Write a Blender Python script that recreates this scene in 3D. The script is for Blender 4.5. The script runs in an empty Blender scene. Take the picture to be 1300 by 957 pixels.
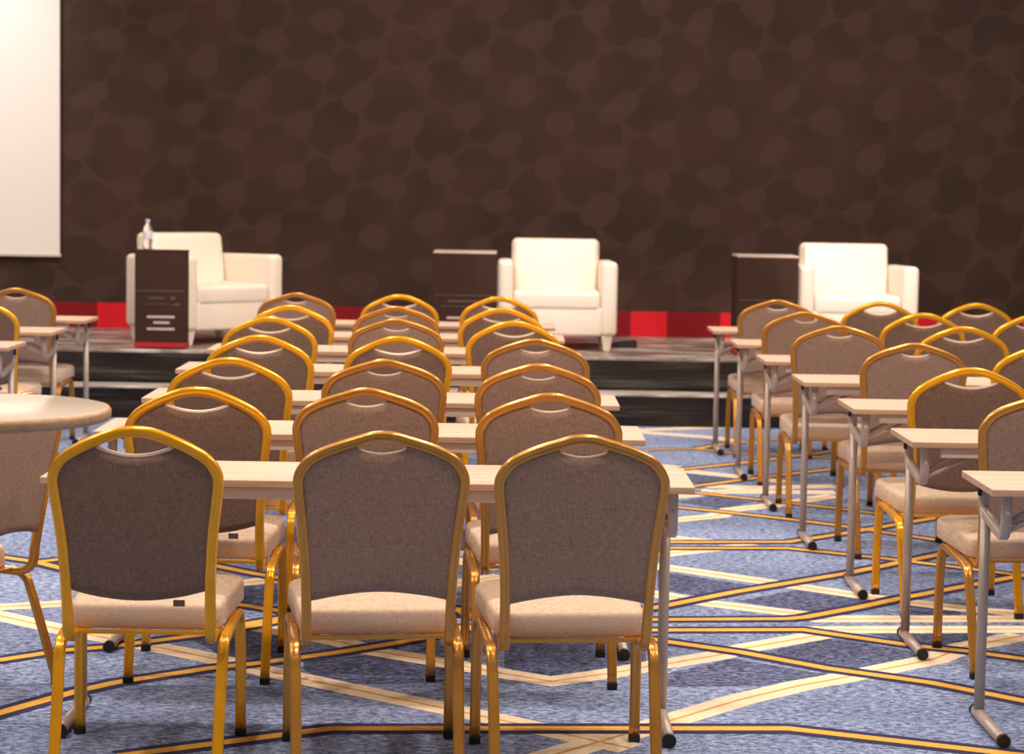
"""Conference room with rows of banquet chairs and seminar tables before a stage."""
CARPET = {"Y": [[[0.852, 12.052], [1.16, 12.146], [1.279, 12.307], [1.768, 12.745]], [[1.16, 12.146], [1.348, 11.971], [1.71, 11.91], [1.933, 11.798]], [[0.649, 10.937], [0.987, 11.222], [1.303, 11.486], [1.609, 11.772], [1.991, 12.16]], [[0.651, 10.26], [1.012, 10.6], [1.399, 10.963], [1.862, 11.358]], [[0.669, 10.562], [0.99, 10.361], [1.299, 10.157], [1.634, 9.93], [1.834, 9.758]], [[0.636, 10.025], [0.857, 9.874], [1.06, 9.76], [1.353, 9.569], [1.539, 9.43], [1.602, 9.37], [1.998, 9.008]], [[0.428, 8.853], [1.266, 8.939], [1.508, 9.146], [2.029, 9.637], [2.577, 10.154]], [[0.422, 8.712], [1.245, 8.78], [1.495, 8.643], [1.677, 8.537], [1.869, 8.41], [2.13, 8.225]], [[0.241, 7.18], [0.617, 7.511], [0.896, 7.785], [1.426, 8.233], [1.899, 8.705], [2.373, 9.187]], [[0.186, 7.229], [0.598, 7.266], [1.044, 7.313], [1.111, 7.345], [1.339, 7.539], [1.541, 7.731], [1.902, 8.041], [2.176, 8.28]], [[0.183, 7.059], [0.584, 7.089], [1.074, 7.131], [1.15, 7.08], [1.4, 6.916], [1.589, 6.831], [1.776, 6.716]], [[0.402, 7.038], [0.57, 6.909], [0.81, 6.764], [1.067, 6.551], [1.372, 6.375], [1.61, 6.162], [1.966, 5.778]], [[-2.124, 8.342], [-2.043, 8.278], [-1.881, 8.187], [-1.729, 8.038], [-1.436, 7.779]], [[-1.883, 8.169], [-1.777, 8.257], [-1.56, 8.448]], [[-1.689, 6.434], [-1.601, 6.483], [-1.428, 6.635], [-1.3, 6.69], [-1.034, 6.883], [-0.837, 7.073], [-0.558, 7.377]], [[-1.873, 5.139], [-1.44, 5.833], [-1.269, 6.103], [-1.172, 6.218], [-0.912, 6.422], [-0.794, 6.484], [-0.543, 6.657], [-0.372, 6.798], [-0.248, 6.915], [-0.093, 7.077]], [[-1.308, 8.308], [-1.17, 8.18], [-0.985, 8.018], [-0.649, 7.767]], [[-1.026, 7.439], [-0.905, 7.377], [-0.6, 7.196]], [[-0.967, 7.012], [-0.871, 7.097], [-0.611, 7.331]], [[-1.018, 5.405], [-0.473, 5.718], [0.154, 5.755], [0.836, 5.796], [1.554, 5.512]], [[-0.275, 7.498], [-0.153, 7.394], [-0.108, 7.274], [0.017, 7.137]], [[-0.203, 7.069], [-0.03, 7.108], [0.073, 7.141]]], "K": [[[0.598, 8.317], [0.677, 8.289], [1.047, 8.018], [1.384, 7.764], [1.566, 7.644], [1.732, 7.548], [1.934, 7.472]], [[0.501, 7.784], [0.632, 7.703], [0.789, 7.568], [1.118, 7.395], [1.165, 7.322], [1.917, 7.382]], [[1.017, 7.121], [1.187, 7.142], [1.9, 7.202]], [[0.544, 6.576], [0.725, 6.712], [0.845, 6.837], [1.124, 7.053]], [[-0.142, 5.163], [0.378, 5.726], [0.737, 6.126], [0.947, 6.317], [1.075, 6.408], [1.267, 6.565], [1.444, 6.705], [1.587, 6.896], [1.839, 7.092]], [[0.807, 11.393], [0.927, 11.343], [1.049, 11.136], [1.282, 10.98], [1.521, 10.8]], [[1.067, 10.606], [1.352, 10.582], [1.754, 10.683]], [[1.026, 10.435], [1.105, 10.417], [1.718, 10.456]], [[0.763, 10.167], [0.887, 10.233], [1.023, 10.327], [1.323, 10.551]], [[0.709, 9.415], [0.818, 9.493], [1.024, 9.629], [1.113, 9.828], [1.315, 9.971], [1.7, 10.347]], [[0.683, 9.047], [0.77, 8.994], [0.916, 8.915]], [[0.648, 8.555], [0.704, 8.598], [0.862, 8.706], [1.116, 8.846]], [[0.868, 13.036], [0.984, 13.095], [1.3, 13.225], [1.665, 13.364]], [[0.812, 12.944], [0.911, 12.916], [1.292, 12.721], [1.553, 12.441]], [[-1.873, 7.246], [-1.802, 7.299], [-1.588, 7.38], [-1.348, 7.456]], [[-1.867, 7.22], [-1.766, 7.152], [-1.492, 6.935], [-1.386, 6.869], [-1.262, 6.781], [-1.065, 6.655], [-0.914, 6.542], [-0.854, 6.491], [-0.785, 6.431], [-0.533, 6.24], [0.019, 5.834], [0.368, 5.562]], [[-1.045, 7.796], [-0.962, 7.834], [-0.734, 8.032]], [[-0.861, 7.046], [-0.636, 6.899], [-0.522, 6.811], [-0.438, 6.711], [-0.143, 6.523], [0.001, 6.42], [0.166, 6.317], [0.369, 6.445], [0.545, 6.587]], [[-0.25, 8.53], [0.016, 8.535]], [[-0.246, 8.402], [-0.173, 8.355], [0.01, 8.197]], [[-0.227, 7.833], [-0.165, 7.885], [0.01, 8.045]]], "D": [[[0.638, 8.2], [1.003, 7.919], [0.766, 7.699], [0.611, 7.824]], [[0.893, 7.62], [1.148, 7.852], [1.375, 7.748], [1.382, 7.615], [1.119, 7.437]], [[0.83, 6.708], [1.138, 7.004], [1.238, 6.949], [1.38, 6.839], [1.401, 6.748], [1.194, 6.543], [1.098, 6.58]], [[0.507, 6.422], [0.773, 6.67], [1.055, 6.469], [0.907, 6.314], [0.496, 6.267]], [[1.29, 7.09], [1.772, 7.138], [1.556, 6.912], [1.403, 6.961]], [[1.003, 11.1], [1.241, 10.915], [1.029, 10.687], [0.858, 10.901]], [[0.852, 10.048], [1.048, 10.25], [1.268, 10.092], [1.066, 9.847]], [[-1.017, 7.767], [-0.859, 7.812], [-0.816, 7.427], [-0.974, 7.443]], [[-0.884, 7.031], [-0.724, 7.095], [-0.672, 6.592], [-0.819, 6.515]], [[-0.634, 6.55], [-0.422, 6.632], [-0.133, 6.454], [-0.129, 6.267], [-0.518, 6.241], [-0.621, 6.42]], [[-1.055, 6.844], [-0.913, 6.978], [-0.824, 6.537], [-0.877, 6.555]], [[0.017, 7.047], [0.353, 7.176], [0.502, 6.896], [0.482, 6.605], [0.167, 6.368], [0.018, 6.485]], [[1.536, 7.641], [1.712, 7.497], [1.693, 7.412], [1.488, 7.396]]]}
# block and row, finish, place of the top of the back, turn in degrees
CHAIRS = [
    ('L1', 'B', (-0.935, 5.172), 1.0),
    ('L2', 'B', (-0.93, 6.194), 1.0),
    ('L3', 'B', (-0.976, 7.258), 1.0),
    ('L4', 'B', (-1.001, 8.351), 1.0),
    ('L5', 'B', (-1.093, 9.515), 1.0),
    ('L6', 'B', (-1.095, 10.437), 1.0),
    ('L7', 'A', (-1.186, 11.638), -3.0),
    ('C1', 'A', (-0.303, 5.157), 7.0),
    ('C2', 'A', (-0.42, 6.257), 4.0),
    ('C3', 'A', (-0.426, 7.299), 3.0),
    ('C4', 'B', (-0.436, 8.413), 2.0),
    ('C5', 'A', (-0.504, 9.531), 2.0),
    ('C6', 'A', (-0.556, 10.508), 2.0),
    ('C7', 'B', (-0.596, 11.612), 2.0),
    ('R1', 'A', (0.208, 5.153), 6.0),
    ('R2', 'A', (0.144, 6.191), 4.0),
    ('R3', 'A', (0.125, 7.222), 3.0),
    ('R4', 'A', (0.13, 8.408), -3.0),
    ('R5', 'B', (0.047, 9.502), 5.0),
    ('R6', 'B', (-0.014, 10.496), 0.0),
    ('R7', 'B', (-0.03, 11.571), 0.0),
    ('a7', 'A', (1.565, 11.728), -1.0),
    ('a6', 'A', (1.566, 10.621), -2.0),
    ('a5', 'A', (1.572, 9.573), -3.0),
    ('a4', 'A', (1.718, 8.523), 0.0),
    ('a3', 'B', (1.687, 7.343), 2.0),
    ('a2', 'A', (1.733, 6.426), 2.0),
    ('b7', 'B', (2.154, 11.71), 0.0),
    ('b6', 'B', (2.188, 10.656), 0.0),
    ('b5', 'B', (2.169, 9.631), 0.0),
    ('b4', 'B', (2.27, 8.53), 0.0),
    ('c7', 'B', (2.705, 11.7), 5.0),
    ('c6', 'B', (2.762, 10.651), 8.0),
    ('l7', 'A', (-2.779, 11.636), 0.0),
    ('l6', 'B', (-2.723, 10.522), 0.0),
    ('t1', 'A', (-1.396, 5.975), 72.0),
]
TABLES = [('M1', -0.368, 5.772), ('M2', -0.433, 6.815), ('M3', -0.46, 7.859), ('M4', -0.525, 9.052), ('M5', -0.548, 10.129), ('M6', -0.575, 11.092), ('M7', -0.602, 12.072), ('R1', 2.262, 5.823), ('R2', 2.25, 6.886), ('R3', 2.225, 7.879), ('R4', 2.19, 8.932), ('R5', 2.157, 9.982), ('R6', 2.137, 11.022), ('R7', 2.117, 12.042), ('F7', -3.325, 12.022), ('F6', -3.305, 11.062), ('F5', -3.295, 10.052)]
DOWN, REAR, SPOTC, SPOTR, SPOTL, WASH, SCREEN, WORLD, EXPO = 56, 6, 560, 950, 300, 25, 340, .75, 0.0
import bpy, bmesh, math, random
from mathutils import Vector, Matrix
R = math.radians
scene = bpy.context.scene
COL = scene.collection
random.seed(4)

# ------------------------------------------------------------------ helpers
def lin(r, g, b):
    f = lambda c: (c/255/12.92) if c/255 <= .04045 else ((c/255+.055)/1.055)**2.4
    return (f(r), f(g), f(b), 1)

def new_mat(name, col=(.5, .5, .5, 1), rough=.5, metal=0., spec=.5, coat=0.):
    m = bpy.data.materials.new(name); m.use_nodes = True
    b = m.node_tree.nodes['Principled BSDF']
    b.inputs['Base Color'].default_value = col
    b.inputs['Roughness'].default_value = rough
    b.inputs['Metallic'].default_value = metal
    b.inputs['Specular IOR Level'].default_value = spec
    b.inputs['Coat Weight'].default_value = coat
    return m, m.node_tree.nodes, m.node_tree.links, b

def coords(n, l, scale=(1, 1, 1), rot=(0, 0, 0), kind='Object'):
    tc = n.new('ShaderNodeTexCoord'); mp = n.new('ShaderNodeMapping')
    mp.inputs['Scale'].default_value = scale; mp.inputs['Rotation'].default_value = rot
    l.new(tc.outputs[kind], mp.inputs['Vector']); return mp.outputs['Vector']

def noise(n, l, vec, scale=5, detail=3, rough=.5):
    t = n.new('ShaderNodeTexNoise'); t.inputs['Scale'].default_value = scale
    t.inputs['Detail'].default_value = detail; t.inputs['Roughness'].default_value = rough
    l.new(vec, t.inputs['Vector']); return t.outputs['Fac']

def ramp(n, l, fac, stops):
    r = n.new('ShaderNodeValToRGB'); e = r.color_ramp.elements
    while len(e) < len(stops): e.new(.5)
    for i, (p, c) in enumerate(stops): e[i].position = p; e[i].color = c
    l.new(fac, r.inputs['Fac']); return r.outputs['Color']

def mix(n, l, fac, a, b, mode='MIX'):
    m = n.new('ShaderNodeMix'); m.data_type = 'RGBA'; m.blend_type = mode
    for s, v in ((m.inputs[0], fac), (m.inputs[6], a), (m.inputs[7], b)):
        if hasattr(v, 'links') or hasattr(v, 'is_linked'): l.new(v, s)
        else: s.default_value = v
    return m.outputs[2]

def bump(n, l, b, height, strength=.2, dist=.01):
    k = n.new('ShaderNodeBump'); k.inputs['Strength'].default_value = strength
    k.inputs['Distance'].default_value = dist
    l.new(height, k.inputs['Height']); l.new(k.outputs['Normal'], b.inputs['Normal'])

def fabric_mat(name, c1, c2):
    m, n, l, b = new_mat(name, c1, .9, spec=.2)
    v = coords(n, l)
    a = noise(n, l, coords(n, l, (60, 60, 700)), 1, 2, .6)
    c = noise(n, l, coords(n, l, (700, 60, 60)), 1, 2, .6)
    ad = n.new('ShaderNodeMath'); ad.operation = 'ADD'; l.new(a, ad.inputs[0]); l.new(c, ad.inputs[1])
    ml = n.new('ShaderNodeMath'); ml.operation = 'MULTIPLY'; l.new(ad.outputs[0], ml.inputs[0]); ml.inputs[1].default_value = .5
    l.new(ramp(n, l, ml.outputs[0], [(.36, c1), (.64, c2)]), b.inputs['Base Color'])
    bump(n, l, b, ml.outputs[0], .25, .002)
    b.inputs['Sheen Weight'].default_value = .15
    return m

def wood_mat(name, c1, c2, c3, rough=.4):
    m, n, l, b = new_mat(name, c1, rough)
    f = noise(n, l, coords(n, l, (1.2, 38, 38)), 1.6, 4, .6)
    g = noise(n, l, coords(n, l, (3, 190, 190)), 1, 2)
    base = ramp(n, l, f, [(.3, c2), (.5, c1), (.72, c3)])
    fine = ramp(n, l, g, [(.3, (.88, .86, .84, 1)), (.7, (1.05, 1.05, 1.05, 1))])
    l.new(mix(n, l, 1., base, fine, 'MULTIPLY'), b.inputs['Base Color'])
    return m

def gold_mat(name, col, rough, metal):
    m, n, l, b = new_mat(name, col, rough, metal, .5, coat=.35)
    b.inputs['Coat Roughness'].default_value = .12
    f = noise(n, l, coords(n, l, (6, 6, 6)), 2, 2)
    d = tuple(c*.9 for c in col[:3])+(1,)
    l.new(ramp(n, l, f, [(.35, d), (.65, col)]), b.inputs['Base Color'])
    return m

M = {}
M['bronze'] = gold_mat('bronze_gold_metal', lin(208, 148, 64), .3, .68)
M['yellow'] = gold_mat('yellow_gold_metal', lin(246, 176, 18), .24, .45)
M['fabric'] = fabric_mat('taupe_woven_fabric', lin(128, 101, 87), lin(176, 147, 130))
M['fabric_dark'] = fabric_mat('dark_taupe_woven_fabric', lin(104, 80, 69), lin(148, 121, 105))
M['seat'] = fabric_mat('beige_woven_seat_fabric', lin(190, 164, 141), lin(230, 206, 183))
M['trim'], *_ = new_mat('pale_piping', lin(235, 214, 196), .5)
M['black'], *_ = new_mat('black_rubber', lin(26, 23, 23), .55)
M['tag'], *_ = new_mat('grey_care_tag', lin(92, 78, 70), .8)
M['wood'] = wood_mat('pale_oak_laminate', lin(216, 178, 158), lin(194, 154, 134), lin(228, 194, 176), .5)
M['woodedge'] = wood_mat('oak_edge_band', lin(196, 162, 136), lin(178, 144, 118), lin(208, 176, 150), .5)
M['steel'], *_ = new_mat('warm_grey_painted_steel', lin(184, 170, 162), .38, .25)
M['beam'], *_ = new_mat('grey_beam_steel', lin(206, 190, 178), .45, .05)
M['leather'], n_, l_, b_ = new_mat('white_leather', lin(232, 218, 204), .42)
bump(n_, l_, b_, noise(n_, l_, coords(n_, l_, (9, 9, 9)), 2, 3), .12, .02)
M['leather_leg'], *_ = new_mat('cream_chair_leg', lin(236, 220, 202), .5)
M['podium'], n_, l_, b_ = new_mat('dark_brown_print', lin(62, 46, 42), .85, spec=.12)
l_.new(ramp(n_, l_, noise(n_, l_, coords(n_, l_, (40, 40, 3)), 1, 3), [(.3, lin(60, 42, 36)), (.7, lin(66, 47, 40))]), b_.inputs['Base Color'])
M['podium_edge'], *_ = new_mat('pale_tabletop_edge', lin(196, 174, 164), .4)
M['red'], *_ = new_mat('red_print', lin(176, 24, 38), .6)
M['print_dim'], *_ = new_mat('dim_grey_print', lin(96, 80, 75), .7)
M['print_pale'], *_ = new_mat('pale_grey_print', lin(196, 178, 172), .7)
M['clear'], n_, l_, b_ = new_mat('clear_plastic', (1, 1, 1, 1), .05)
b_.inputs['Transmission Weight'].default_value = .9; b_.inputs['IOR'].default_value = 1.2
M['bottle_label'], *_ = new_mat('pale_bottle_label', lin(214, 210, 214), .5)
M['cap'], *_ = new_mat('pale_blue_cap', lin(170, 180, 215), .4)
M['poseur'], n_, l_, b_ = new_mat('glossy_cream_laminate', lin(224, 210, 196), .14, spec=.7)
M['poseur_edge'] = wood_mat('tan_wood_edge', lin(188, 150, 112), lin(170, 130, 94), lin(200, 164, 128), .4)
M['wall'], *_ = new_mat('dark_wall_paint', lin(40, 30, 26), .9)

# stage vinyl: black, wrinkled, glossy
def vinyl(name, col, rough, sc, st):
    m, n, l, b = new_mat(name, col, rough, spec=.38)
    f = noise(n, l, coords(n, l, sc), 1, 4, .6)
    bump(n, l, b, f, st, .05)
    g = noise(n, l, coords(n, l, (3, 6, 6)), 1.3, 4)
    rr = n.new('ShaderNodeMapRange'); l.new(g, rr.inputs[0]); rr.inputs[1].default_value = .3; rr.inputs[2].default_value = .7
    rr.inputs[3].default_value = rough*.7; rr.inputs[4].default_value = min(1, rough*1.5)
    l.new(rr.outputs[0], b.inputs['Roughness'])
    return m
M['skirt'] = vinyl('black_vinyl_skirt', lin(34, 26, 23), .36, (.7, 5, 11), .5)
M['deck'] = vinyl('black_deck_painted_reflections', lin(128, 112, 108), .3, (5, 7, 7), .35)
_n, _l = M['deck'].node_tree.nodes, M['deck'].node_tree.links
_l.new(ramp(_n, _l, noise(_n, _l, coords(_n, _l, (1.6, 5, 5)), 1, 5, .7), [(.38, lin(92, 80, 75)), (.5, lin(146, 132, 126)), (.64, lin(224, 214, 208))]), _n['Principled BSDF'].inputs['Base Color'])  # silvery patches: light reflected off the black deck, painted into its colour
M['silver'], n_, l_, b_ = new_mat('silver_edge_strip', lin(150, 136, 130), .4, .2)
l_.new(ramp(n_, l_, noise(n_, l_, coords(n_, l_, (4, 30, 30)), 1, 3), [(.35, lin(150, 138, 132)), (.65, lin(226, 214, 208))]), b_.inputs['Base Color'])

# printed brown backdrop, a lattice of overlapping rounded hexagons
m, n, l, b = new_mat('brown_hexagon_print', lin(60, 42, 36), .75, spec=.25)
tcn = n.new('ShaderNodeTexCoord'); sp = n.new('ShaderNodeSeparateXYZ'); l.new(tcn.outputs['Object'], sp.inputs[0])
wv = n.new('ShaderNodeTexNoise'); wv.inputs['Scale'].default_value = 1.6; wv.inputs['Detail'].default_value = 1
l.new(tcn.outputs['Object'], wv.inputs['Vector'])
ws = n.new('ShaderNodeSeparateColor'); l.new(wv.outputs['Color'], ws.inputs[0])
def mth(op, a, b_=None, c_=None):
    q = n.new('ShaderNodeMath'); q.operation = op
    for i_, v_ in enumerate((a, b_, c_)):
        if v_ is None: continue
        if isinstance(v_, (int, float)): q.inputs[i_].default_value = v_
        else: l.new(v_, q.inputs[i_])
    return q.outputs[0]
CELL = .43
wx = mth('MULTIPLY_ADD', ws.outputs[0], .34, sp.outputs['X']); wz = mth('MULTIPLY_ADD', ws.outputs[1], .34, sp.outputs['Z'])
ca, sa = math.cos(R(20)), math.sin(R(20))
uu = mth('MULTIPLY', mth('ADD', mth('MULTIPLY', wx, ca), mth('MULTIPLY', wz, sa)), .92/CELL)
vv = mth('MULTIPLY', mth('SUBTRACT', mth('MULTIPLY', wz, ca), mth('MULTIPLY', wx, sa)), 1.12/CELL)
S3 = 1.7320508
def lat(ou, ov):
    a_ = mth('SUBTRACT', mth('FLOORED_MODULO', mth('ADD', uu, ou), 1.), .5)
    b_ = mth('SUBTRACT', mth('FLOORED_MODULO', mth('ADD', vv, ov), S3), S3/2)
    return mth('SQRT', mth('ADD', mth('MULTIPLY', a_, a_), mth('MULTIPLY', b_, b_)))
hexd = mth('MINIMUM', lat(0, 0), lat(.5, S3/2))
dual = mth('MINIMUM', lat(0, S3/3), lat(.5, S3/2+S3/3))
blob = ramp(n, l, hexd, [(.44, (1, 1, 1, 1)), (.475, (0, 0, 0, 1))])
spotm = ramp(n, l, dual, [(.25, (.75, .75, .75, 1)), (.28, (0, 0, 0, 1))])
tint = ramp(n, l, noise(n, l, tcn.outputs['Object'], .9, 2), [(.35, lin(60, 43, 36)), (.65, lin(71, 49, 43))])
dark = ramp(n, l, noise(n, l, tcn.outputs['Object'], 1.9, 1), [(.35, lin(53, 38, 31)), (.65, lin(64, 43, 37))])
c1 = mix(n, l, blob, tint, dark)
c2 = mix(n, l, spotm, c1, lin(70, 50, 44))
weave = noise(n, l, coords(n, l, (160, 160, 160)), 1, 2)
c3 = mix(n, l, 1., c2, ramp(n, l, weave, [(.3, (.86, .86, .86, 1)), (.7, (1.08, 1.08, 1.08, 1))]), 'MULTIPLY')
l.new(c3, b.inputs['Base Color'])
M['backdrop'] = m
M['crimson'], *_ = new_mat('dark_crimson_print', lin(128, 18, 28), .75, spec=.2)
M['scarlet'], *_ = new_mat('scarlet_print', lin(208, 30, 44), .75, spec=.2)
M['screen'], *_ = new_mat('matte_white_screen', lin(232, 226, 222), .9, spec=.1)
M['screen_edge'], *_ = new_mat('grey_screen_edge', lin(200, 190, 184), .7)

# carpet
def carpet(name, a, c, d):
    m, n, l, b = new_mat(name, a, .95, spec=.1)
    f = noise(n, l, coords(n, l, (34, 62, 1)), 1, 4, .85)
    g = noise(n, l, coords(n, l, (.9, 1.3, 1)), 1, 2, .5)
    base = ramp(n, l, f, [(.40, d), (.5, a), (.60, c)])
    big = ramp(n, l, g, [(.32, (.74, .74, .77, 1)), (.66, (1.12, 1.12, 1.12, 1))])
    l.new(mix(n, l, 1., base, big, 'MULTIPLY'), b.inputs['Base Color'])
    bump(n, l, b, f, .25, .004)
    return m
M['carpet'] = carpet('heathered_blue_carpet', lin(128, 145, 186), lin(176, 189, 220), lin(76, 86, 122))
M['carpet_dark_and_shade'] = carpet('dark_blue_carpet_and_painted_shade', lin(82, 90, 124), lin(130, 140, 174), lin(44, 48, 76))  # dark pattern fields, also painted shade under the chairs
def plain_carpet(name, a):
    m, n, l, b = new_mat(name, a, .95, spec=.1)
    f = noise(n, l, coords(n, l, (60, 90, 1)), 1, 2)
    l.new(ramp(n, l, f, [(.3, tuple(q*.82 for q in a[:3])+(1,)), (.7, a)]), b.inputs['Base Color'])
    return m
M['c_navy'] = plain_carpet('navy_carpet_band', lin(62, 60, 94))
M['c_yellow'] = plain_carpet('yellow_carpet_band', lin(236, 180, 82))
M['c_cream'] = plain_carpet('cream_carpet_band', lin(248, 226, 198))
M['c_ochre'] = plain_carpet('ochre_carpet_line', lin(214, 170, 96))

# ---- mesh building
class MB:
    def __init__(s): s.bm = bmesh.new(); s.mi = 0
    def face(s, vs):
        try: f = s.bm.faces.new(vs)
        except ValueError: return None
        f.material_index = s.mi; f.smooth = True; return f
    def box(s, c, d, bev=0., seg=2, rot=None, taper=1.):
        g = bmesh.ops.create_cube(s.bm, size=1)['verts']
        for v in g:
            k = taper if v.co.z < 0 else 1.
            v.co = Vector((v.co.x*d[0]*k, v.co.y*d[1]*k, v.co.z*d[2]))
        fs = list({f for v in g for f in v.link_faces})
        if bev:
            es = list({e for v in g for e in v.link_edges})
            r = bmesh.ops.bevel(s.bm, geom=es, offset=bev, segments=seg, profile=.5, affect='EDGES')
            g = list({v for f in r['faces'] for v in f.verts} | {v for v in g if v.is_valid})
            fs = list({f for v in g for f in v.link_faces})
        mt = Matrix.Translation(c) @ (rot.to_4x4() if rot else Matrix())
        for v in g: v.co = mt @ v.co
        for f in fs: f.material_index = s.mi; f.smooth = bool(bev) and seg > 2
        return g
    def sweep(s, pts, prof, frames=None, closed=False, ref=Vector((1, 0, 0))):
        """profile coordinates (a, b): a along the reference axis, b across it"""
        rings = []; N = len(pts)
        for i, p in enumerate(pts):
            t = (pts[min(i+1, N-1)]-pts[max(i-1, 0)]).normalized()
            if frames: A, B = frames[i]
            else:
                A = (ref-t*ref.dot(t)).normalized(); B = t.cross(A)
            rings.append([s.bm.verts.new(p+A*a+B*b) for a, b in prof])
        k = len(prof)
        for i in range(N-1):
            for j in range(k):
                s.face([rings[i][j], rings[i][(j+1) % k], rings[i+1][(j+1) % k], rings[i+1][j]])
        for rg in (rings[0], rings[-1][::-1]):
            f = s.face(rg[::-1])
            if f: f.smooth = False
    def tube(s, pts, r, seg=10, ref=Vector((1, 0, 0))):
        s.sweep(pts, [(r*math.cos(2*math.pi*j/seg), r*math.sin(2*math.pi*j/seg)) for j in range(seg)], ref=ref)
    def lathe(s, prof, seg=24, c=Vector((0, 0, 0))):
        rings = []
        for r, z in prof:
            rings.append([s.bm.verts.new(c+Vector((r*math.cos(2*math.pi*j/seg), r*math.sin(2*math.pi*j/seg), z))) for j in range(seg)])
        for i in range(len(rings)-1):
            for j in range(seg):
                s.face([rings[i][j], rings[i][(j+1) % seg], rings[i+1][(j+1) % seg], rings[i+1][j]])
        s.face(rings[0][::-1]); s.face(rings[-1])
    def build(s, name, mats, parent=None, loc=(0, 0, 0), rz=0):
        bmesh.ops.recalc_face_normals(s.bm, faces=s.bm.faces)
        me = bpy.data.meshes.new(name); s.bm.to_mesh(me); s.bm.free()
        for q in (mats if isinstance(mats, (list, tuple)) else [mats]): me.materials.append(M[q])
        o = bpy.data.objects.new(name, me); COL.objects.link(o)
        o.location = loc; o.rotation_euler = (0, 0, rz)
        if parent: o.parent = parent
        return o

def tag(o, label, cat, group=None):
    o['label'] = label; o['category'] = cat
    if group: o['group'] = group
    return o
def thing(name, label, cat, loc=(0, 0, 0), rz=0, group=None):
    o = bpy.data.objects.new(name, None); COL.objects.link(o); o.empty_display_size = .1
    o.location = loc; o.rotation_euler = (0, 0, rz)
    return tag(o, label, cat, group)
def structure(o): o['kind'] = 'structure'; return o
def copy_tree(o, parent=None):
    c = o.copy(); COL.objects.link(c)
    if parent: c.parent = parent
    for ch in list(o.children): copy_tree(ch, c)
    return c

def catmull(P, per=5):
    P = [Vector(p) for p in P]; out = []
    for i in range(len(P)-1):
        p0, p1, p2, p3 = P[max(i-1, 0)], P[i], P[i+1], P[min(i+2, len(P)-1)]
        for k in range(per):
            t = k/per
            out.append(.5*((2*p1)+(p2-p0)*t+(2*p0-5*p1+4*p2-p3)*t*t+(3*p1-p0-3*p2+p3)*t**3))
    out.append(P[-1]); return out
def lerp_tab(tab, x):
    if x <= tab[0][0]: return tab[0][1]
    for (a, b), (c, d) in zip(tab, tab[1:]):
        if x <= c: return b+(d-b)*(x-a)/(c-a)
    return tab[-1][1]

# ------------------------------------------------------------------ floor: carpet with woven bands
def strip(mb, pl, w0, w1, z):
    """flat ribbon between the offsets w0..w1 of a polyline"""
    n = len(pl); L = []; Rr = []
    for i in range(n):
        d0 = (pl[i]-pl[i-1]).normalized() if i else None
        d1 = (pl[i+1]-pl[i]).normalized() if i < n-1 else None
        d = d0 or d1
        if d0 and d1: d = (d0+d1).normalized()
        nn = Vector((-d.y, d.x)); k = 1.
        if d0 and d1: k = 1/max(.6, nn.dot(Vector((-d0.y, d0.x))))
        L.append(mb.bm.verts.new((*(pl[i]+nn*w0*k), z))); Rr.append(mb.bm.verts.new((*(pl[i]+nn*w1*k), z)))
    for i in range(n-1):
        f = mb.face([L[i], L[i+1], Rr[i+1], Rr[i]])
        if f: f.smooth = False
mb = MB()
for x0, x1 in ((-9, 9),):
    vs = [mb.bm.verts.new(p) for p in ((-9, -2, 0), (9, -2, 0), (9, 17, 0), (-9, 17, 0))]
    mb.face(vs).smooth = False
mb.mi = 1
for pl in CARPET['D']:  # dark fields of the pattern, plus chair shadow painted in as dark patches
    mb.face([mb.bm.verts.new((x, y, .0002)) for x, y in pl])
def clean(pl):
    out = [Vector(pl[0])]
    for p in pl[1:]:
        if (Vector(p)-out[-1]).length > .04: out.append(Vector(p))
    return out
for j, pl in enumerate(CARPET['K']):
    pl = clean(pl); mb.mi = 4; z = .0004+j*.00001; strip(mb, pl, -.058, .058, z)
    mb.mi = 5; strip(mb, pl, -.006, .006, z+.0003)
for j, pl in enumerate(CARPET['Y']):
    pl = clean(pl); z = .0010+j*.00001
    mb.mi = 2; strip(mb, pl, -.056, .056, z)
    mb.mi = 3; strip(mb, pl, -.0225, .0225, z+.0004)
bmesh.ops.recalc_face_normals(mb.bm, faces=mb.bm.faces)
for f in mb.bm.faces:
    if f.normal.z < 0: f.normal_flip()
me = bpy.data.meshes.new('floor'); mb.bm.to_mesh(me); mb.bm.free()
for k in ('carpet', 'carpet_dark_and_shade', 'c_navy', 'c_yellow', 'c_cream', 'c_ochre'): me.materials.append(M[k])
fl = bpy.data.objects.new('floor', me); COL.objects.link(fl); structure(fl)
fl['label'] = 'blue heathered carpet woven with yellow and cream crossing bands'

# ------------------------------------------------------------------ back wall, stage, backdrop, screen
ST = .43; YS = 13.5; YW = 15.36
mb = MB(); mb.box(Vector((0, 15.75, 2.6)), (18, .2, 5.2)); structure(mb.build('wall_back', 'wall'))

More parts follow.
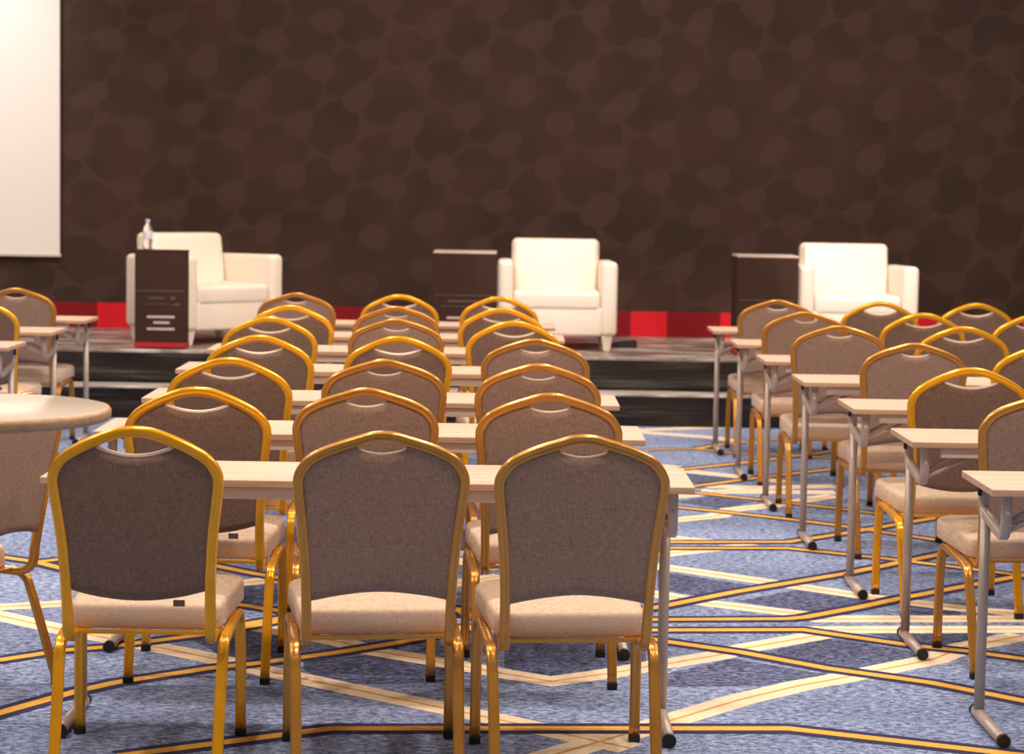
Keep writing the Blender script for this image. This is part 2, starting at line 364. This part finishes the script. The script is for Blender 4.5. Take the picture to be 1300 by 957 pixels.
stage = thing('stage_platform', 'low black vinyl covered stage in front of the brown backdrop', 'stage', (0, YS, 0))
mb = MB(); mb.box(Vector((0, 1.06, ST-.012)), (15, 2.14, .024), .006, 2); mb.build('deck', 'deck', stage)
mb = MB(); NX, NZ = 160, 10                      # skirt with soft horizontal folds
g = [[mb.bm.verts.new((-7.5+15*i/NX, .012*math.sin(j*1.9+.6*math.sin(i*.23))*math.sin(math.pi*j/NZ)+.006*math.sin(i*.71+j), (ST-.024)*j/NZ)) for j in range(NZ+1)] for i in range(NX+1)]
for i in range(NX):
    for j in range(NZ): mb.face([g[i][j], g[i+1][j], g[i+1][j+1], g[i][j+1]])
mb.build('skirt', 'skirt', stage)
step = thing('stage_step', 'long low black step with a silver top running along the stage front', 'step', (0, 13.24, 0))
mb = MB(); mb.box(Vector((0, .115, .203)), (15, .23, .016), .004, 2); mb.build('tread', 'silver', step)
mb = MB(); NZ = 6
g = [[mb.bm.verts.new((-7.5+15*i/NX, .012+.007*math.sin(j*2.2+.5*math.sin(i*.31))*math.sin(math.pi*j/NZ)+.004*math.sin(i*.53+j), .195*j/NZ)) for j in range(NZ+1)] for i in range(NX+1)]
for i in range(NX):
    for j in range(NZ): mb.face([g[i][j], g[i+1][j], g[i+1][j+1], g[i][j+1]])
mb.build('riser', 'skirt', step)

bd = thing('stage_backdrop', 'wide dark brown printed backdrop with faint hexagons and a red bottom border', 'backdrop', (0, YW, ST+.001))
mb = MB(); mb.box(Vector((0, .03, .19+1.95)), (13, .03, 3.9)); mb.build('printed_panel', 'backdrop', bd)
mb = MB()
xs = [-6.5, -3.9, -3.06, -2.6, -1.6, -.9, -.2, .55, .95, 1.223, 1.625, 1.9, 2.4, 2.9, 3.13, 3.35, 3.9, 4.6, 6.5]
for i in range(len(xs)-1):
    mb.mi = {2: 1, 3: 0, 4: 0, 6: 1, 8: 1, 10: 1, 12: 0, 13: 1, 14: 1, 16: 1}.get(i, 0)
    mb.box(Vector(((xs[i]+xs[i+1])/2, .03, .095)), (xs[i+1]-xs[i], .032, .19))
o = mb.build('red_border', ['crimson', 'scarlet'], bd); o['label'] = 'border of dark and bright red blocks'

sc_ = thing('projection_screen', 'matte white projection screen hanging left of the backdrop', 'screen', (-4.745, 15.345, .966))
mb = MB(); mb.box(Vector((0, 0, 1.42)), (2.82, .012, 2.82)); mb.build('screen_surface', 'screen', sc_)
mb = MB()
for c, d in (((0, 0, .004), (2.84, .03, .022)), ((0, 0, 2.84), (2.84, .03, .03))): mb.box(Vector(c), d, .004, 2)
mb.build('batten', 'screen_edge', sc_)

# ------------------------------------------------------------------ armchairs
def armchair(label, loc, rz):
    """local: faces -y, origin on the stage under the front edge centre"""
    t = thing('armchair', label, 'armchair', loc, rz, 'white armchairs on the stage')
    W, D = .82, .74
    mb = MB(); mb.box(Vector((0, D/2-.005, .205)), (W-.2, D-.05, .2), .02, 4); mb.build('base', 'leather', t)
    mb = MB(); mb.box(Vector((0, .30, .345)), (W-.225, .58, .135), .035, 5); mb.build('seat_cushion', 'leather', t)
    for s in (-1, 1):
        mb = MB(); mb.box(Vector((s*(W/2-.056), D/2, .36)), (.112, D, .51), .036, 5)
        g = mb.bm.verts
        for v in g: v.co.z -= .05*max(0, v.co.z-.3)*v.co.y
        mb.build('arm', 'leather', t)
    mb = MB(); g = mb.box(Vector((0, D-.075, .43)), (W-.20, .14, .64), .04, 5)
    for v in g: v.co.y += .10*max(0, v.co.z-.4)
    mb.build('backrest', 'leather', t)
    mb = MB(); g = mb.box(Vector((0, D-.17, .55)), (W-.225, .11, .40), .04, 5)
    for v in g: v.co.y += .16*(v.co.z-.4)
    mb.build('back_cushion', 'leather', t)
    for sx in (-1, 1):
        for y in (.06, D-.06):
            mb = MB(); mb.box(Vector((sx*(W/2-.065), y, .0565)), (.075, .075, .11), .008, 2, taper=.6); mb.build('leg', 'leather_leg', t)
    return t
armchair('white leather armchair turned to the right, behind the tall dark box table at left', (-1.835, 13.945, ST), R(43))
armchair('white leather armchair in the middle of the stage facing the rows', (.355, 13.86, ST), R(0))
armchair('white leather armchair at the right end of the stage', (2.40, 13.86, ST), R(0))

# ------------------------------------------------------------------ printed box tables on the stage
def dashes(mb, x0, x1, z, h, y, n, rnd):
    x = x0
    while x < x1:
        w = rnd.uniform(.008, .03); w = min(w, x1-x)
        mb.box(Vector((x+w/2, y, z)), (w, .003, h*rnd.uniform(.7, 1))); x += w+.0035
def box_table(label, loc, w, d, h, red, lines, bars, overhang, edge):
    t = thing('box_table', label, 'side table', loc, 0, 'dark printed box tables on the stage')
    mb = MB(); mb.box(Vector((0, d/2, h/2)), (w, d, h-.02), .003, 1); mb.build('body', 'podium', t)
    mb = MB(); mb.box(Vector((0, d/2, h-.006)), (w+overhang, d+overhang, .014), .003, 1); mb.build('top', edge, t)
    rnd = random.Random(7)
    for x0, x1, z, hh in lines:
        mb = MB(); dashes(mb, x0*w, x1*w, z, hh, -.0012, 0, rnd); mb.build('print_line', 'print_dim', t)
    for x0, x1, z, hh in bars:
        mb = MB(); mb.box(Vector(((x0+x1)/2*w, -.0012, z)), ((x1-x0)*w, .003, hh)); mb.build('pale_bar', 'print_pale', t)
    if red:
        mb = MB(); mb.box(Vector((0, d/2-.002, .028)), (w+.008, d+.006, .032)); mb.build('red_base', 'red', t)
    return t
px = 13.52/2600
box_table('narrow dark brown printed box table with pale bars at the left stage edge', (-2.275, 13.52, ST), .338, .13, .655, True,
  [(-.44, .47, .385, .009), (-.25, .08, .338, .014), (.2, .29, .338, .02), (-.34, .2, .297, .006), (.25, .38, .297, .012)],
  [(-.26, .28, .214, .016), (-.13, .18, .176, .016), (-.26, .28, .134, .016)], .004, 'podium')
box_table('dark brown printed box table left of the middle armchair', (-.272, 13.8, ST), .42, .36, .668, True,
  [(-.46, .46, .375, .008), (-.27, .3, .335, .014), (-.36, .36, .3, .006)], [(-.28, .28, .222, .016), (-.13, .17, .18, .016), (-.28, .28, .14, .016)], .006, 'podium_edge')
box_table('dark brown printed box table left of the right armchair', (1.773, 13.8, ST), .41, .36, .675, True,
  [(-.46, .46, .375, .008), (-.27, .3, .335, .014), (-.36, .36, .3, .006)], [(-.28, .28, .222, .016), (-.13, .17, .18, .016), (-.28, .28, .14, .016)], .006, 'podium_edge')

# water bottle and tumbler on the left box table
bt = thing('water_bottle', 'clear plastic water bottle standing on the left dark box table', 'bottle', (-2.37, 13.585, ST+.657))
mb = MB(); mb.lathe([(.026, 0), (.031, .006), (.031, .06), (.029, .065), (.031, .07), (.031, .125), (.026, .145), (.014, .165), (.012, .178)], 20); mb.build('bottle_body', 'clear', bt)
mb = MB(); mb.lathe([(.0316, .072), (.0318, .074), (.0318, .118), (.0316, .12)], 20); mb.build('bottle_label', 'bottle_label', bt)
mb = MB(); mb.lathe([(.0145, .178), (.015, .18), (.015, .196), (.0135, .199)], 16); mb.build('bottle_cap', 'cap', bt)

# low black wedge on the deck
mb = MB(); g = mb.box(Vector((0, 0, .024)), (.2, .16, .048), .004, 1)
for v in g:
    if v.co.z > .02 and v.co.x < 0: v.co.z *= .45
tag(mb.build('floor_wedge', 'black', None, (.83, 14.35, ST+.001)), 'small black wedge lying on the deck right of the middle armchair', 'wedge')

# ------------------------------------------------------------------ banquet chairs
def yb(z): return -.30+(.92-z)*.17          # rake of the back
def frame_profile(kind):
    if kind == 'A':                          # two ribs with grooves on both faces
        a = [(-.0130, -.006), (-.0105, -.0112), (-.006, -.0125), (-.002, -.0105), (.002, -.0105), (.006, -.0125), (.0105, -.0112), (.0130, -.006)]
    else:                                    # plain, chamfered
        a = [(-.0135, -.0075), (-.0105, -.0115), (-.004, -.0128), (.004, -.0128), (.0105, -.0115), (.0135, -.0075)]
    return a+[(-x, -y) for x, y in a]
def leg_profile():
    a = [(-.0145, -.005), (-.012, -.0092), (-.007, -.0102), (-.002, -.0084), (.002, -.0084), (.007, -.0102), (.012, -.0092), (.0145, -.005)]
    return a+[(-x, -y) for x, y in a]

def half_outline(kind):
    if kind == 'A':
        O = [(0, .908), (.028, .9055), (.060, .896), (.105, .882), (.142, .868), (.178, .849), (.199, .826), (.2115, .799), (.2115, .770), (.207, .73), (.199, .66), (.192, .58), (.188, .50), (.186, .43)]
    else:
        O = [(0, .908), (.034, .905), (.066, .896), (.108, .879), (.146, .860), (.180, .838), (.200, .814), (.2105, .786), (.2095, .756), (.204, .71), (.195, .64), (.189, .56), (.186, .50), (.185, .43)]
    return O

def make_chair(kind, label):
    metal = 'bronze' if kind == 'A' else 'yellow'
    fab = 'fabric' if kind == 'A' else 'fabric_dark'
    t = thing('banquet_chair', label, 'chair')
    O = half_outline(kind)
    half = catmull([(x, 0, z) for x, z in O], 5)
    # --- back frame: one bent tube, down both uprights and forward under the seat
    bend = [(-.213, .395), (-.209, .376), (-.198, .360), (-.182, .351), (-.155, .347), (-.10, .349), (-.02, .353)]
    right = [Vector((p.x, yb(p.z), p.z)) for p in half]
    xb = O[-1][0]
    right += [Vector((xb-.004*i/6, y, z)) for i, (y, z) in enumerate(bend)]
    left = [Vector((-p.x, p.y, p.z)) for p in right[1:]][::-1]
    path = left+right; N = len(path); nplane = Vector((0, .986, .168)).normalized()
    fr = []
    for i, p in enumerate(path):
        T = (path[min(i+1, N-1)]-path[max(i-1, 0)]).normalized()
        if p.z > .42 and p.y < -.2: Dn = nplane
        else: Dn = T.cross(Vector((1, 0, 0))).normalized(); Dn = Dn if (Dn.y-Dn.z) > 0 else -Dn
        if p.z <= .42: Dn = Vector((0, -T.z, T.y)); Dn = Dn.normalized(); Dn = -Dn if i < N/2 and False else Dn
        if p.z <= .42:
            # keep the depth axis continuous: on the upright it points forward
            Dn = Vector((0, abs(T.z), -T.y*(1 if T.z > 0 else -1))).normalized() if abs(T.z) > .05 else Vector((0, 0, 1))
            if abs(T.z) <= .45 and p.y > -.2: Dn = Vector((0, 0, 1)) - T*T.z
            Dn.normalize()
        A = T.cross(Dn).normalized()
        fr.append((A, Dn))
    mb = MB(); mb.sweep(path, frame_profile(kind), fr); mb.build('back_frame', metal, t)
    # --- back panel inside the frame
    topc = [(p.x, p.z) for p in half if p.z > .79]
    topc.sort()
    sw, zs, ze = (.066, .859, .874) if kind == 'A' else (.100, .842, .866)
    def ztop(x):
        a = abs(x); z = lerp_tab(topc, a)-.002
        if a < sw: z = min(z, zs+(ze-zs)*(a/sw)**2)
        return z
    def zbot(u):
        return (.496-.026*abs(u)**1.7) if kind == 'A' else (.458+.032*u*u)
    xm = .206; NC, NR = 36, 16
    cols = []
    for i in range(NC+1):
        u = -1+2*i/NC; xt = u*xm; xb2 = u*.186; zt_, zb_ = ztop(xt), zbot(u)
        cols.append([(xt+(xb2-xt)*(1-(1-k/NR)**1.5), zt_+(zb_-zt_)*k/NR, u, k/NR) for k in range(NR+1)])
    mb = MB()
    def pt(q, side):
        x, z, u, v = q
        e = max(0., (1-abs(u)**6))*max(0., 1-(2*v-1)**8)
        nn = (-.0075-.002*e) if side < 0 else (.008+.020*e)
        return mb.bm.verts.new((x, yb(z)+nn, z))
    Fr = [[pt(q, 1) for q in c] for c in cols]; Bk = [[pt(q, -1) for q in c] for c in cols]
    for i in range(NC):
        for k in range(NR):
            mb.face([Fr[i][k], Fr[i+1][k], Fr[i+1][k+1], Fr[i][k+1]]); mb.face([Bk[i][k], Bk[i][k+1], Bk[i+1][k+1], Bk[i+1][k]])
        mb.face([Fr[i][0], Bk[i][0], Bk[i+1][0], Fr[i+1][0]]).smooth = False; mb.face([Fr[i][NR], Fr[i+1][NR], Bk[i+1][NR], Bk[i][NR]]).smooth = False
    for k in range(NR):
        mb.face([Fr[0][k], Fr[0][k+1], Bk[0][k+1], Bk[0][k]]); mb.face([Fr[NC][k], Bk[NC][k], Bk[NC][k+1], Fr[NC][k+1]])
    back = mb.build('backrest', fab, t)
    mb = MB(); r = .0042 if kind == 'A' else .0062
    mb.tube([Vector((x, yb(z)-.002, z)) for x, z in [(sw*1.0*(-1+2*i/20), zs+(ze-zs)*(-1+2*i/20)**2+.001) for i in range(21)]], r, 8, Vector((0, 1, 0)))
    o = mb.build('handle_trim', 'trim', back); o['label'] = 'pale piping along the hand slot'
    if kind == 'B':
        mb = MB(); z = .452; mb.box(Vector((.105, yb(z)-.006, z)), (.030, .003, .017), .0008, 1); mb.build('care_tag', 'tag', back)
    # --- seat
    def outline(n=48):
        pts = []; fw, rw, y0, y1 = .226, .200, -.118, .275
        cs = [(fw, y1, .075, 0), (-fw, y1, .075, 90), (-rw, y0, .035, 180), (rw, y0, .035, 270)]
        for x, y, rr, a0 in cs:
            cx = x-math.copysign(rr, x); cy = y-math.copysign(rr, y-.05)
            for k in range(8):
                a = R(a0+90*k/7); pts.append((cx+rr*math.cos(a), cy+rr*math.sin(a)))
        return pts
    ol = outline(); mb = MB(); rings = []
    for ins, z in [(.03, .384), (.004, .385), (0, .390), (0, .436), (.002, .443), (.007, .4485), (.018, .452), (.045, .457), (.09, .462), (.15, .4655)]:
        rg = []
        for x, y in ol:
            k = 1-ins/.21
            yy = .05+(y-.05)*k; rg.append(mb.bm.verts.new((x*k, yy, z-.0205+.045*yy)))
        rings.append(rg)
    n = len(ol)
    for a, b2 in zip(rings, rings[1:]):
        for j in range(n): mb.face([a[j], a[(j+1) % n], b2[(j+1) % n], b2[j]])
    mb.face(rings[-1]); mb.face(rings[0][::-1])
    mb.build('seat', 'seat', t)
    mb = MB()
    g = []
    for x, y in ((.17, -.145), (.20, .21), (-.20, .21), (-.17, -.145)): g.append([mb.bm.verts.new((x*k, y*k+.02*(1-k), z-.0205+.045*y)) for k, z in ((1, .378), (1, .386), (.86, .386), (.86, .378))])
    for i in range(4):
        for j in range(4): mb.face([g[i][j], g[(i+1) % 4][j], g[(i+1) % 4][(j+1) % 4], g[i][(j+1) % 4]]).smooth = False
    mb.build('seat_frame', metal, t)
    # --- legs: each side an inverted U split at the middle of its top
    for s in (-1, 1):
        for front in (True, False):
            if front: P = [(.224, .162, .018), (.224, .157, .19), (.222, .150, .298), (.221, .143, .335), (.219, .127, .355), (.2175, .100, .359), (.216, .05, .3555), (.215, .000, .3520)]
            else: P = [(.210, -.275, .018), (.2115, -.222, .18), (.213, -.186, .284), (.2135, -.172, .318), (.214, -.150, .336), (.2143, -.118, .342), (.2146, -.05, .348), (.215, .000, .3520)]
            pts = catmull([(s*x, y, z) for x, y, z in P], 4)
            mb = MB(); mb.sweep(pts, leg_profile(), ref=Vector((1, 0, 0)))
            lg = mb.build('leg', metal, t)
            x, y, _ = P[0]
            mb = MB(); mb.box(Vector((s*x, y-.001, .011)), (.031, .0225, .0215), .003, 2); mb.build('foot_cap', 'black', lg)
    return t

def place(o, apex, rz):
    a = R(rz); o.location = (apex[0]-math.sin(a)*.30, apex[1]+math.cos(a)*.30, 0); o.rotation_euler = (0, 0, a)

ORD = {1: 'first', 2: 'second', 3: 'third', 4: 'fourth', 5: 'fifth', 6: 'sixth', 7: 'seventh'}
SIDE = {'L': 'left', 'C': 'middle', 'R': 'right'}
proto = {}
for key, kind, apex, rz in CHAIRS:
    blk, row = key[0], int(key[1])
    look = 'bronze framed taupe chair' if kind == 'A' else 'yellow gold framed taupe chair'
    if blk in 'LCR':
        lab = '%s, %s row from the viewer, %s file of the middle block' % (look, ORD[row], SIDE[blk])
        if row == 7: lab = '%s, farthest row, %s file of the middle block' % (look, SIDE[blk])
        if row == 1: lab = 'nearest %s in the %s file of the middle block' % (look, SIDE[blk])
        grp = 'banquet chairs in the middle block'
    elif blk in 'abc':
        q = row-{'a': 1, 'b': 3, 'c': 5}[blk]; last = {'a': 6, 'b': 4, 'c': 2}[blk]
        fl_ = {'a': 'file right beside the aisle', 'b': 'second file right of aisle', 'c': 'third file right of aisle'}[blk]
        lab = '%s, %s %s' % (look, 'nearest in' if q == 1 else 'farthest in' if q == last else ORD[q]+' from the viewer in', 'the '+fl_)
        grp = 'banquet chairs right of the aisle'
    elif blk == 'l':
        lab = {7: look+' at the left table nearest the stage', 6: look+' cut by the left picture edge, above the round table'}[row]
        grp = 'banquet chairs at the left edge'
    else:
        lab = 'bronze framed chair turned sideways under the round high table at left'; grp = None
    if kind not in proto: o = proto[kind] = make_chair(kind, lab)
    else: o = copy_tree(proto[kind])
    o['label'] = lab; o['category'] = 'chair'
    if grp: o['group'] = grp
    elif 'group' in o: del o['group']
    place(o, apex, rz)

# ------------------------------------------------------------------ seminar tables
TZ = .728
def make_table():
    t = thing('seminar_table', '', 'table')
    mb = MB(); mb.box(Vector((0, 0, TZ-.010)), (1.8, .385, .020), .0015, 1)
    bmesh.ops.recalc_face_normals(mb.bm, faces=mb.bm.faces)
    for f in mb.bm.faces: f.material_index = 0 if f.normal.z > .5 else 1
    mb.build('tabletop', ['wood', 'woodedge'], t)
    mb = MB(); mb.box(Vector((0, -.166, .690)), (1.60, .02, .034), .003, 2); mb.box(Vector((0, .12, .697)), (1.60, .03, .02), .003, 2)
    mb.build('beam', 'beam', t)
    for s in (-1, 1):
        X = s*.845
        mb = MB()
        P = catmull([(X, .135, .712), (X, .135, .66), (X, .132, .632), (X, .112, .615), (X, .02, .602), (X, -.085, .587), (X, -.118, .590), (X, -.135, .612), (X, -.138, .65), (X, -.138, .712)], 4)
        mb.sweep(P, [(-.011, -.013), (.011, -.013), (.014, -.008), (.014, .008), (.011, .013), (-.011, .013), (-.014, .008), (-.014, -.008)])
        mb.box(Vector((X-s*.02, .0, .709)), (.07, .30, .006))
        br = mb.build('bracket', 'steel', t)
        mb = MB(); mb.box(Vector((X, -.1505, .655)), (.013, .005, .013), .002, 2); mb.build('bolt', 'silver', br)
        mb = MB(); mb.box(Vector((X+s*.0155, .125, .68)), (.009, .02, .032), .002, 1); mb.build('latch', 'black', br)
        mb = MB(); mb.tube([Vector((X, .105, z)) for z in (.034, .3, .62)], .0155, 14); mb.build('leg', 'steel', t)
        mb = MB(); mb.tube([Vector((X, y, .0195)) for y in (-.186, 0, .140)], .0175, 14); ft = mb.build('foot', 'steel', t)
        for y0, y1 in ((-.203, -.185), (.139, .156)):
            mb = MB(); mb.tube([Vector((X, y0, .0195)), Vector((X, y1, .0195))], .0190, 14); mb.build('end_cap', 'black', ft)
        mb = MB()
        for dy in (-.012, .012):
            p, q = Vector((X-s*.010, -.13+dy, .618+dy)), Vector((X-s*.165, -.13+dy, .694+dy))
            mb.sweep([p, q], [(-.004, -.006), (.004, -.006), (.004, .006), (-.004, .006)], ref=Vector((0, 1, 0)))
        mb.build('brace', 'steel', t)
    return t
tp = None
for key, x, y in TABLES:                        # x, y: centre of the table
    o = tp = make_table() if tp is None else copy_tree(tp)
    blk, row = key[0], int(key[1])
    if blk == 'M':
        lab = 'long oak seminar table in the middle block, %s row from the viewer' % (ORD[row] if row < 7 else 'farthest')
        if row == 1: lab = 'nearest long oak seminar table, behind the three front chairs'
        grp = 'seminar tables in the middle block'
    elif blk == 'R':
        lab = 'oak seminar table right of the aisle, %s row from the viewer' % (ORD[row] if row < 7 else 'farthest'); grp = 'seminar tables right of the aisle'
        if row == 1: lab = 'nearest oak seminar table right of the aisle, cut by the picture edge'
    else:
        lab = {7: 'oak seminar table at far left nearest to the stage', 6: 'oak seminar table at far left, middle of three table ends', 5: 'oak seminar table end at far left just above the round table'}[row]
        grp = 'seminar tables at the left edge'
    tag(o, lab, 'table', grp); o.location = (x, y, 0)

# ------------------------------------------------------------------ high round table at left
pt_ = thing('round_high_table', 'round high table with glossy cream top at the left picture edge', 'table', (-1.135, 4.41, 0))
mb = MB(); seg = 64
mb.lathe([(.270, 1.022), (.280, 1.025), (.2835, 1.033), (.2835, 1.042), (.280, 1.0485), (.272, 1.0498)], seg); mb.build('rim', 'poseur_edge', pt_)
mb = MB(); mb.lathe([(.273, 1.0490), (.273, 1.0502), (.271, 1.0506)], seg); mb.build('top', 'poseur', pt_)
mb = MB(); mb.lathe([(.036, .04), (.036, 1.0), (.10, 1.012), (.10, 1.023)], 24); mb.build('column', 'steel', pt_)
mb = MB(); mb.lathe([(.215, 0), (.22, .006), (.21, .016), (.06, .035), (.036, .045)], 40); mb.build('base', 'steel', pt_)

# ------------------------------------------------------------------ light
def aim(o, p, q): o.location = p; o.rotation_euler = (Vector(q)-Vector(p)).to_track_quat('-Z', 'Y').to_euler()
def area(name, p, q, energy, size, col=(1, .86, .70), shape='DISK', sy=None, spread=None):
    L = bpy.data.lights.new(name, 'AREA'); L.energy = energy; L.size = size; L.shape = shape; L.color = col
    if sy: L.size_y = sy
    if spread: L.spread = spread
    o = bpy.data.objects.new(name, L); COL.objects.link(o); aim(o, p, q); return o
def spot(name, p, q, energy, ang, blend=.5, col=(1, .88, .79), rad=.12):
    L = bpy.data.lights.new(name, 'SPOT'); L.energy = energy; L.spot_size = R(ang); L.spot_blend = blend; L.color = col; L.shadow_soft_size = rad
    o = bpy.data.objects.new(name, L); COL.objects.link(o); aim(o, p, q); return o
WARM = (1, .83, .69)
for x in (-3.6, -1.2, 1.2, 3.6):
    for y in (4.2, 7.0, 9.8, 12.4):
        area('ceiling_downlight', (x, y, 4.3), (x, y, 0), DOWN, .22, WARM)
for x in (-1.6, 1.6): area('rear_fill_light', (x, 0.6, 4.3), (x, 4.0, .4), REAR, .5, WARM)  # fill lamps added out of view near the camera to lighten the chair backs
spot('stage_spot', (.2, 9.2, 4.4), (.36, 14.2, 1.0), SPOTC, 14)
spot('stage_spot', (2.6, 9.2, 4.4), (2.4, 14.2, 1.0), SPOTR, 14)
spot('stage_spot', (-1.4, 9.2, 4.4), (-1.95, 14.2, .95), SPOTL, 16)
area('backdrop_wash', (1.2, 13.9, 4.6), (1.2, 15.36, 2.4), WASH, 6.0, (1, .86, .76), 'RECTANGLE', .3)
spot('screen_wash', (-4.6, 13.6, 4.6), (-4.5, 15.2, 3.0), SCREEN, 70, .8, (1, .93, .87))

w = bpy.data.worlds.new('World'); scene.world = w; w.use_nodes = True
n, l = w.node_tree.nodes, w.node_tree.links
bg = n['Background']; tc = n.new('ShaderNodeTexCoord'); sx = n.new('ShaderNodeSeparateXYZ')
l.new(tc.outputs['Generated'], sx.inputs[0])
rp = n.new('ShaderNodeValToRGB'); e = rp.color_ramp.elements
e[0].position = 0; e[0].color = (.10, .075, .055, 1); e[1].position = .75; e[1].color = (.62, .52, .42, 1)
k = e.new(.2); k.color = (.20, .155, .12, 1)
l.new(sx.outputs['Z'], rp.inputs['Fac']); l.new(rp.outputs['Color'], bg.inputs['Color'])
bg.inputs['Strength'].default_value = WORLD

# ------------------------------------------------------------------ camera
f, pitch, yaw, roll, h = 2599.97, .07593, .00395, .01686, 1.54505
fwd = Vector((math.sin(yaw)*math.cos(pitch), math.cos(yaw)*math.cos(pitch), -math.sin(pitch)))
right = Vector((math.cos(yaw), -math.sin(yaw), 0)); up = right.cross(fwd)
r2 = right*math.cos(roll)+up*math.sin(roll); u2 = up*math.cos(roll)-right*math.sin(roll)
cam = bpy.data.cameras.new('Camera'); co = bpy.data.objects.new('Camera', cam); COL.objects.link(co)
mw = Matrix((r2, u2, -fwd)).transposed().to_4x4(); mw.translation = (0, 0, h); co.matrix_world = mw
cam.sensor_fit = 'HORIZONTAL'; cam.sensor_width = 36; cam.lens = f/1300*36
cam.shift_y = -44.5/1300
cam.dof.use_dof = True; cam.dof.focus_distance = 6.0; cam.dof.aperture_fstop = 5.0
cam.clip_end = 100
scene.camera = co
scene.view_settings.view_transform = 'Standard'; scene.view_settings.look = 'None'
scene.view_settings.exposure = EXPO
